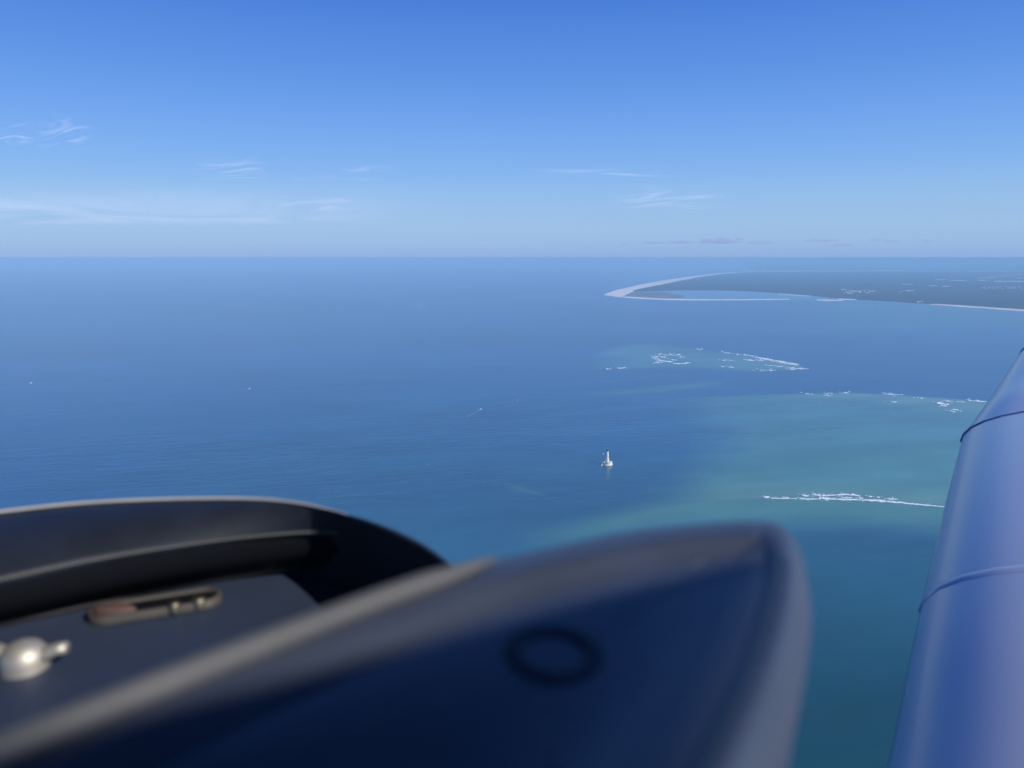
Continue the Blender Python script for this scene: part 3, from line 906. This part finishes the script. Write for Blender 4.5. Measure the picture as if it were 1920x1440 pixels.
def ribbon(pts, width, h=0.6, seed=0, gaps=0.0, step=4.0):
    """broken line of foam: crested strip along points on the sea; width(s) in metres"""
    path = catmull(pts, max(6, int(sum((Vector(pts[k + 1]) - Vector(pts[k])).length for k in range(len(pts) - 1)) / step)))
    n = len(path)
    vf_rows, out = [], []
    for q, p in enumerate(path):
        s = q / (n - 1)
        d_ = (path[min(n - 1, q + 1)] - path[max(0, q - 1)]); d_.z = 0
        nrm = Vector((-d_.y, d_.x, 0)).normalized()
        nz = float(fbm(np.array(q / 4.5 + seed * 7.7), np.array(seed * 1.3), 3, seed))
        nz2 = float(fbm(np.array(q / 2.2 + seed * 3.1), np.array(seed * 2.3 + 5), 3, seed + 4))
        wd = width(s) * (0.05 + 1.7 * nz * nz2 * 1.6)
        sh = nrm * (width(s) * 1.3 * (nz2 - 0.5))
        if nz < gaps or wd < 0.3:
            if len(vf_rows) > 1:
                out.append(loft(vf_rows))
            vf_rows = []
            continue
        vf_rows.append([p + sh - nrm * wd / 2 + Vector((0, 0, 0.05)), p + sh - nrm * wd * 0.1 + Vector((0, 0, h)), p + sh + nrm * wd / 2 + Vector((0, 0, 0.08))])
    if len(vf_rows) > 1:
        out.append(loft(vf_rows))
    return out
def wake(px0, py0, px1, py1, w0, w1, label, m_=M_THINFOAM):
    a, b_ = sea(px0, py0), sea(px1, py1)
    vfs = ribbon([a, a.lerp(b_, 0.3), a.lerp(b_, 0.6), b_], lambda s: w0 * (1 - s) + w1 * s, 0.25, 3, 0.0, 3.0)
    tag(mesh_obj('wake', *join(*vfs), m_), label, kind='stuff')

motor_boat(901.5, 767.2, 12, -62, 'motor boat trailing a long white wake left of the lighthouse')
wake(899, 768.6, 872, 783, 5.5, 1.2, 'thin white wake behind the motor boat')
motor_boat(58, 718.2, 15, -60, 'white motor boat alone at the far left of the sea')
motor_boat(468, 729, 13, -80, 'white motor boat in the left half, above the cockpit coaming')
wake(465, 729.5, 456, 731, 5, 2, 'short faint wake of the left boat')
motor_boat(785, 575.6, 26, -70, 'distant boat, a pale speck in the middle of the sea below the horizon')
sail_boat(969.5, 751.6, 9.5, 60, 'small sailing boat right of the motor boat with the wake')
sail_boat(802.5, 871.6, 6.5, 40, 'tiny sailing boat just above the cockpit coaming, nearest of all boats')
motor_boat(1131.2, 851.5, 9, -30, 'small pale boat just left of the lighthouse tower')

# ------------------------------------------------------------------ surf on the banks
def surf(name, label, strokes, seed0):
    allv = []
    for k, (pts, wpx, gaps) in enumerate(strokes):
        pp = [sea(x, y) for x, y in pts]
        dist = math.hypot(pp[0].x, pp[0].y)
        px_m = dist / FPX * (math.hypot(dist, ALT) / ALT)      # ground metres that one photo row covers
        st = max(2.5, dist / FPX * 1.3)
        L = sum((pp[q + 1] - pp[q]).length for q in range(len(pp) - 1))
        if len(pp) == 2:
            pp = [pp[0], pp[0].lerp(pp[1], 0.5) + Vector((0, px_m * 0.2, 0)), pp[1]]
        fn = (lambda w_: (lambda s: w_ * (0.35 + 0.65 * math.sin(math.pi * min(0.97, max(0.03, s))))))(wpx * px_m)
        allv += ribbon(pp, fn, 1.1, seed0 + k, gaps, st)
        # loose flecks of foam round each breaker
        for q in range(int(5 + L / (px_m * 0.5))):
            c_ = pp[0].lerp(pp[-1], random.random()) if len(pp) < 4 else pp[random.randrange(len(pp) - 1)].lerp(pp[min(len(pp) - 1, random.randrange(1, len(pp)))], 0.0 + random.random() * 0.3)
            wx = dist / FPX
            c_ = c_ + Vector((random.gauss(0, 4.5) * wx, random.gauss(0.6, 1.1) * px_m, 0.06))
            a_, b_ = wx * random.uniform(0.4, 2.4), px_m * random.uniform(0.12, 0.5)
            nn = 7
            ring_ = [c_ + Vector((a_ * math.cos(2 * math.pi * k_ / nn) * random.uniform(0.6, 1.2), b_ * math.sin(2 * math.pi * k_ / nn) * random.uniform(0.6, 1.2), 0)) for k_ in range(nn)]
            allv.append((ring_ + [c_ + Vector((0, 0, 0.5))], [(k_, (k_ + 1) % nn, nn) for k_ in range(nn)]))
    tag(mesh_obj(name, *join(*allv), M_FOAM), label, kind='stuff')
near = [([(1446, 934.5), (1500, 935), (1540, 935.5), (1590, 936.5), (1640, 939), (1700, 943.5), (1775, 950.5)], 1.2, 0.30),
        ([(1540, 934), (1560, 935.5), (1600, 936.8), (1650, 938.8), (1690, 942.5), (1730, 946.5), (1790, 951.5)], 2.0, 0.22),
        ([(1432, 932.6), (1437, 931.8), (1442, 932.6)], 4.0, 0.0), ([(1473, 933), (1477, 933.4)], 2.2, 0),
        ([(1504, 927.5), (1511, 930), (1517, 930)], 2.2, 0), ([(1526, 928), (1532, 928), (1537, 926)], 3.0, 0), ([(1540, 929), (1555, 928.6), (1568, 929)], 1.8, 0),
        ([(1572, 928.6), (1582, 927.4), (1600, 927.6), (1614, 931)], 2.4, 0), ([(1629, 931), (1635, 931.8)], 2, 0), ([(1644, 931.6), (1650, 932.6)], 2.2, 0),
        ([(1664, 934.8), (1672, 936), (1681, 935.6)], 2.2, 0), ([(1512, 936.6), (1517, 937)], 2, 0), ([(1541, 932), (1548, 933), (1555, 934.6)], 2.4, 0),
        ([(1610, 934), (1618, 935)], 1.4, 0), ([(1580, 933), (1596, 933.6)], 0.9, 0), ([(1650, 937.5), (1658, 938)], 1.4, 0)]
surf('surf', 'long white breaker line on the nearest sandbank, lower right', near, 1)
mid = [([(1548, 738.2), (1556, 738.8)], 1.5, 0), ([(1551, 742), (1556, 742.4)], 1.5, 0), ([(1512, 738.6), (1519, 738.8)], 1.0, 0), ([(1583, 736.8), (1592, 737)], .9, 0),
       ([(1655, 738.4), (1672, 739.6), (1688, 740)], 1.1, 0), ([(1673, 753.6), (1682, 753.6)], 1.8, 0), ([(1727, 746.4), (1731, 747)], 1.4, 0),
       ([(1761, 754), (1766, 756.6), (1771, 758.4)], 2.2, 0), ([(1772, 758.8), (1780, 758)], 1.8, 0), ([(1769, 761.4), (1775, 761.4)], 1.8, 0), ([(1773, 752), (1784, 753)], 1.0, 0),
       ([(1784, 772), (1792, 772.4)], 2.2, 0), ([(1794, 769), (1797, 769)], 2, 0), ([(1802, 753.4), (1808, 754)], 1.4, 0), ([(1816, 750.4), (1825, 751), (1835, 752), (1850, 752.8)], 1.4, 0)]
surf('surf', 'scattered white breakers on the middle bank beside the wing', mid, 30)
farb = [([(1233, 664), (1240, 664.4)], 1.0, 0), ([(1246, 665.2), (1255, 665.4), (1264, 666)], 1.0, 0), ([(1269, 665.2), (1276, 665.6)], 1.2, 0), ([(1224, 669.4), (1232, 669.8)], .9, 0),
        ([(1226, 672.4), (1233, 672.8)], .8, 0), ([(1233, 675), (1242, 676.6), (1248, 677.6)], 1.2, 0), ([(1226, 679.6), (1244, 679.4)], 1.2, 0), ([(1252, 677.4), (1256, 679)], 1.4, 0),
        ([(1260, 674.6), (1264, 675.2)], 1.0, 0), ([(1262, 682), (1272, 681.6), (1285, 680.6), (1294, 679.6)], 1.4, 0), ([(1274, 669.4), (1280, 668.8)], .8, 0), ([(1238, 669), (1248, 670.6)], .8, 0),
        ([(1158, 690.8), (1166, 690.2), (1173, 690)], .9, 0), ([(1138, 692), (1140, 692.4)], 1.2, 0),
        ([(1358, 660.6), (1365, 661.8), (1370, 662.4)], 1.1, 0), ([(1380, 664.4), (1386, 664.6)], 1.0, 0), ([(1395, 665), (1404, 666), (1412, 667.4)], 1.2, 0),
        ([(1414, 669), (1430, 671.8), (1450, 675.4), (1470, 679), (1486, 682), (1498, 684.6)], 1.2, 0.2), ([(1398, 674.4), (1408, 675.6), (1416, 676)], 1.1, 0), ([(1420, 675.4), (1430, 675.8)], 1.0, 0),
        ([(1354, 675.8), (1358, 676)], .8, 0), ([(1363, 675), (1374, 675.8)], .8, 0), ([(1442, 685.4), (1450, 685.8)], 1.0, 0), ([(1456, 686.6), (1464, 687.6)], 1.1, 0), ([(1352, 687.2), (1358, 687.6)], .9, 0),
        ([(1424, 694.2), (1428, 694.4)], 1.0, 0), ([(1434, 694), (1450, 694.2)], .7, 0), ([(1482, 692.8), (1488, 693.2)], 1.2, 0), ([(1476, 689.4), (1490, 690.4), (1504, 690.8), (1517, 691.8)], 1.3, 0),
        ([(1310, 654.6), (1318, 655.2)], .7, 0), ([(1366, 688), (1376, 689)], .7, 0)]
surf('surf', 'ragged white breakers on the lens shaped bank farther out', farb, 70)
tag(between('sandbank', [(1432, 673), (1450, 676), (1470, 679.6), (1498, 684.4)], [(1432, 674.4), (1450, 678.6), (1470, 682.6), (1498, 686)], 40, 5, 1.0, M_WETSAND, 0.4, 0.3), 'bare sand strip at the tip of the lens shaped bank', kind='structure')

# ------------------------------------------------------------------ houses of the seaside town
M_HOUSE = mat('white_render_wall', (0.78, 0.75, 0.70), 0.8)
M_TILE = mat('orange_roof_tile', (0.45, 0.24, 0.15), 0.8)
def house_vf(a, b_, h):
    v = [(-a, -b_, -8), (a, -b_, -8), (a, b_, -8), (-a, b_, -8), (-a, -b_, h), (a, -b_, h), (a, b_, h), (-a, b_, h)]
    return v, [(0, 1, 5, 4), (1, 2, 6, 5), (2, 3, 7, 6), (3, 0, 4, 7)]
def roof_vf(a, b_, h):
    e = 1.06
    v = [(-a * e, -b_ * e, h), (a * e, -b_ * e, h), (a * e, b_ * e, h), (-a * e, b_ * e, h), (-a * e, 0, h + b_ * 0.55), (a * e, 0, h + b_ * 0.55)]
    return v, [(0, 1, 5, 4), (2, 3, 4, 5), (1, 2, 5), (3, 0, 4)]
hw = bpy.data.meshes.new('wall'); hv, hf = house_vf(13, 8, 11); hw.from_pydata(hv, [], hf); hw.materials.append(M_HOUSE)
hr = bpy.data.meshes.new('roof'); hv, hf = roof_vf(13, 8, 11); hr.from_pydata(hv, [], hf); hr.materials.append(M_TILE)
spots = []
for k in range(46):
    spots.append((1840 + 84 * random.random() ** 0.8, 540.5 + random.uniform(-2.6, 2.6)))
for k in range(14):
    spots.append((random.uniform(1575, 1640), random.uniform(545, 552)))
for k in range(8):
    spots.append((random.uniform(1690, 1712), random.uniform(545, 549)))
for k in range(6):
    spots.append((random.uniform(1715, 1735), 567.0 + random.uniform(-1.2, 0.4)))
for k, (x, y) in enumerate(spots):
    if x > 1916: x -= 20
    town = 'a' if x > 1830 else ('c' if y > 560 else ('b' if x < 1680 else 'd'))
    lab = {'a': 'tiny pale house in the town at the right edge of the wood', 'b': 'tiny pale house among trees left of the white tower',
           'c': 'tiny pale house on the shore where the right beach starts', 'd': 'tiny pale house right beside the white tower'}[town]
    grp = {'a': 'houses of the town at the right', 'b': 'houses left of the tower', 'c': 'houses by the shore', 'd': 'houses beside the tower'}[town]
    o = empty('house', sea(x, y, 14), random.uniform(0, 6.28))
    s_ = random.uniform(0.8, 1.9)
    o.scale = (s_, s_, random.uniform(0.8, 1.1))
    tag(o, lab, 'house', grp)
    for nm, md in (('wall', hw), ('roof', hr)):
        c = bpy.data.objects.new(nm, md); COL.objects.link(c); c.parent = o

# ------------------------------------------------------------------ clouds
def vol_mat(name, density, color, aniso=0.0):
    m_ = bpy.data.materials.new(name); m_.use_nodes = True
    t_ = m_.node_tree; t_.nodes.clear()
    out = t_.nodes.new('ShaderNodeOutputMaterial')
    pv_ = t_.nodes.new('ShaderNodeVolumePrincipled')
    pv_.inputs['Color'].default_value = (*color, 1)
    pv_.inputs['Density'].default_value = density
    pv_.inputs['Anisotropy'].default_value = aniso
    t_.links.new(pv_.outputs[0], out.inputs['Volume'])
    return m_
M_CUM = vol_mat('cumulus', 0.0006, (0.76, 0.85, 0.98), 0.1)
M_CUMB = vol_mat('bright_cumulus', 0.0020, (0.96, 0.99, 1), -0.5)
def cumulus(px, py, wpx, hpx, dist, label, m_, seed):
    c = far(px, py, dist)
    s = dist / FPX
    bm = bmesh.new()
    bmesh.ops.create_icosphere(bm, subdivisions=5, radius=1)
    pts = np.array([v_.co[:] for v_ in bm.verts])
    n = fbm(pts[:, 0] * 2.2 + seed, pts[:, 1] * 2.2 + pts[:, 2] * 2.2, 4, seed) - 0.5
    n2 = fbm(pts[:, 0] * 6 + seed * 3, pts[:, 2] * 6 + pts[:, 1] * 5, 3, seed + 3) - 0.5
    for v_, a, b2_ in zip(bm.verts, n, n2):
        k = 1 + 1.1 * a + 0.5 * b2_
        z = v_.co.z * k
        if z < 0: z *= 0.35
        v_.co = Vector((v_.co.x * k * wpx / 2 * s, v_.co.y * k * wpx / 3 * s, z * hpx * s))
    o = bm_obj('cloud', bm, m_, None, True)
    o.location = c
    tag(o, label, 'cloud', 'small clouds along the horizon')
clouds = [(910, 461.5, 14, 4, 'bright single puff of cloud low over the middle of the horizon', 1), (1170, 457.5, 18, 3, 'leftmost puff of the cloud row on the horizon', 0),
          (1226, 456, 44, 3.5, 'long low cloud at the left end of the horizon row', 0), (1280, 455, 56, 4.5, 'grey bank of cloud in the left half of the row', 0), (1326, 449.5, 20, 3.5, 'left one of three bright cloud tops', 1),
          (1356, 448.5, 24, 4.5, 'middle and highest of three bright cloud tops', 1), (1387, 449, 16, 4, 'right one of three bright cloud tops', 1), (1352, 454.5, 96, 5, 'wide grey cloud base beneath the bright tops', 0),
          (1425, 456, 46, 4, 'flat grey cloud just right of the bright tops', 0), (1534, 452, 40, 4, 'grey cloud right of the gap in the row', 0), (1562, 451.5, 26, 4, 'small grey cloud right of its wider neighbour', 0),
          (1575, 460.5, 44, 3, 'lowest thin grey cloud of the row', 0), (1640, 451, 24, 4.5, 'rounded grey cloud in the right part of the row', 0), (1672, 453, 36, 4.5, 'wide grey cloud in the right part of the row', 0),
          (1740, 453, 22, 4, 'second last small cloud of the row', 0), (1784, 453.5, 14, 3, 'last faint cloud at the right end of the row', 0)]
for k, (x, y, a, b_, lab, br) in enumerate(clouds):
    cumulus(x, y, a, b_, 62000 + 2500 * (k % 5), lab, M_CUMB if br else M_CUM, 5 + k * 3)

# high ice cloud: thin sheets seven kilometres above the aircraft
def cirrus_mat(name, sx, sy, rot, lo, hi, amount, seed):
    m_ = bpy.data.materials.new(name); m_.use_nodes = True
    t_ = m_.node_tree; t_.nodes.clear()
    out = t_.nodes.new('ShaderNodeOutputMaterial')
    tr = t_.nodes.new('ShaderNodeBsdfTransparent')
    tl = t_.nodes.new('ShaderNodeBsdfTranslucent'); tl.inputs['Color'].default_value = (0.95, 0.95, 0.95, 1)
    mx = t_.nodes.new('ShaderNodeMixShader')
    tc = t_.nodes.new('ShaderNodeTexCoord')
    mp = t_.nodes.new('ShaderNodeMapping'); mp.vector_type = 'TEXTURE'
    mp.inputs['Location'].default_value = (seed * 3711.0, seed * 977.0, 0)
    mp.inputs['Rotation'].default_value = (0, 0, R(rot)); mp.inputs['Scale'].default_value = (sx, sy, 1)
    n = t_.nodes.new('ShaderNodeTexNoise'); n.noise_dimensions = '2D'
    n.inputs['Scale'].default_value = 1; n.inputs['Detail'].default_value = 3; n.inputs['Roughness'].default_value = 0.5; n.inputs['Distortion'].default_value = 1.0
    mr = t_.nodes.new('ShaderNodeMapRange'); mr.interpolation_type = 'SMOOTHSTEP'
    mr.inputs['From Min'].default_value = lo; mr.inputs['From Max'].default_value = hi
    mr.inputs['To Min'].default_value = 0; mr.inputs['To Max'].default_value = amount
    at_ = t_.nodes.new('ShaderNodeAttribute'); at_.attribute_name = 'thickness'
    mu = t_.nodes.new('ShaderNodeMath'); mu.operation = 'MULTIPLY'
    l = t_.links.new
    l(tc.outputs['Object'], mp.inputs['Vector']); l(mp.outputs[0], n.inputs['Vector']); l(n.outputs['Fac'], mr.inputs['Value'])
    l(mr.outputs[0], mu.inputs[0]); l(at_.outputs['Fac'], mu.inputs[1]); l(mu.outputs[0], mx.inputs['Fac'])
    l(tr.outputs[0], mx.inputs[1]); l(tl.outputs[0], mx.inputs[2]); l(mx.outputs[0], out.inputs['Surface'])
    return m_
def cirrus(px0, px1, py0, py1, z, label, m_, nx=30, ny=24):
    """a drawn-out sheet, thin at its rim, gently undulating"""
    c = [level(px0, py0, z), level(px1, py0, z), level(px0, py1, z), level(px1, py1, z)]
    rows, th = [], []
    for j_ in range(ny):
        b_ = j_ / (ny - 1)
        row = []
        for i_ in range(nx):
            a = i_ / (nx - 1)
            p = c[0].lerp(c[1], a).lerp(c[2].lerp(c[3], a), b_)
            p = p + Vector((0, 0, 60 * math.sin(a * 9 + b_ * 5)))
            row.append(p)
            th.append(float(sstep(0, 0.35, min(a, 1 - a)) * sstep(0, 0.35, min(b_, 1 - b_))))
        rows.append(row)
    o_c = sum((p for r_ in rows for p in r_), Vector()) / (nx * ny)
    v, f = loft([[p - o_c for p in r_] for r_ in rows])
    o = mesh_obj('cirrus_cloud', v, f, m_, None, True)
    o.location = o_c
    a_ = o.data.attributes.new('thickness', 'FLOAT', 'POINT')
    a_.data.foreach_set('value', th)
    tag(o, label, 'cloud', 'high cirrus wisps')
CZ = 7000.0
cirrus(-40, 75, 225, 275, CZ, 'small cirrus wisp at the left edge of the sky', cirrus_mat('cirrus_a', 1400, 3800, 55, 0.45, 0.75, 0.30, 1))
cirrus(60, 180, 205, 285, CZ, 'slanting cirrus wisp in the upper left sky', cirrus_mat('cirrus_b', 1300, 5200, 50, 0.45, 0.75, 0.26, 2))
cirrus(360, 510, 290, 345, CZ, 'short bright cirrus wisp left of the middle', cirrus_mat('cirrus_c', 2200, 6500, 60, 0.45, 0.75, 0.30, 3))
cirrus(530, 760, 305, 345, CZ, 'thin pale cirrus streak above the left horizon', cirrus_mat('cirrus_d', 5000, 5500, 20, 0.45, 0.8, 0.20, 4))
cirrus(980, 1300, 310, 334, CZ, 'long thin cirrus streak over the middle', cirrus_mat('cirrus_e', 9000, 4500, 4, 0.45, 0.8, 0.20, 5))
cirrus(1130, 1380, 340, 398, CZ, 'faint broad cirrus veil over the peninsula', cirrus_mat('cirrus_f', 5000, 14000, 30, 0.42, 0.75, 0.24, 6))
cirrus(500, 700, 358, 402, CZ, 'low cirrus streak over the left sea', cirrus_mat('cirrus_g', 6000, 15000, 30, 0.42, 0.75, 0.2, 7))
cirrus(-600, 900, 330, 425, CZ, 'wide milky cirrus veil over the left horizon', cirrus_mat('cirrus_h', 26000, 60000, 20, 0.25, 0.75, 0.24, 8), 60, 30)

# ------------------------------------------------------------------ haze
v, f = box_vf(-SEA_R - 1500, SEA_R + 1500, -SEA_R - 1500, SEA_R + 1500, -ALT - 6, 8.0)
haze = mesh_obj('haze', v, f, vol_mat('haze_air', 3.9e-5, (0.455, 0.74, 0.945), -0.1))
tag(haze, 'pale blue haze over the sea', kind='stuff')
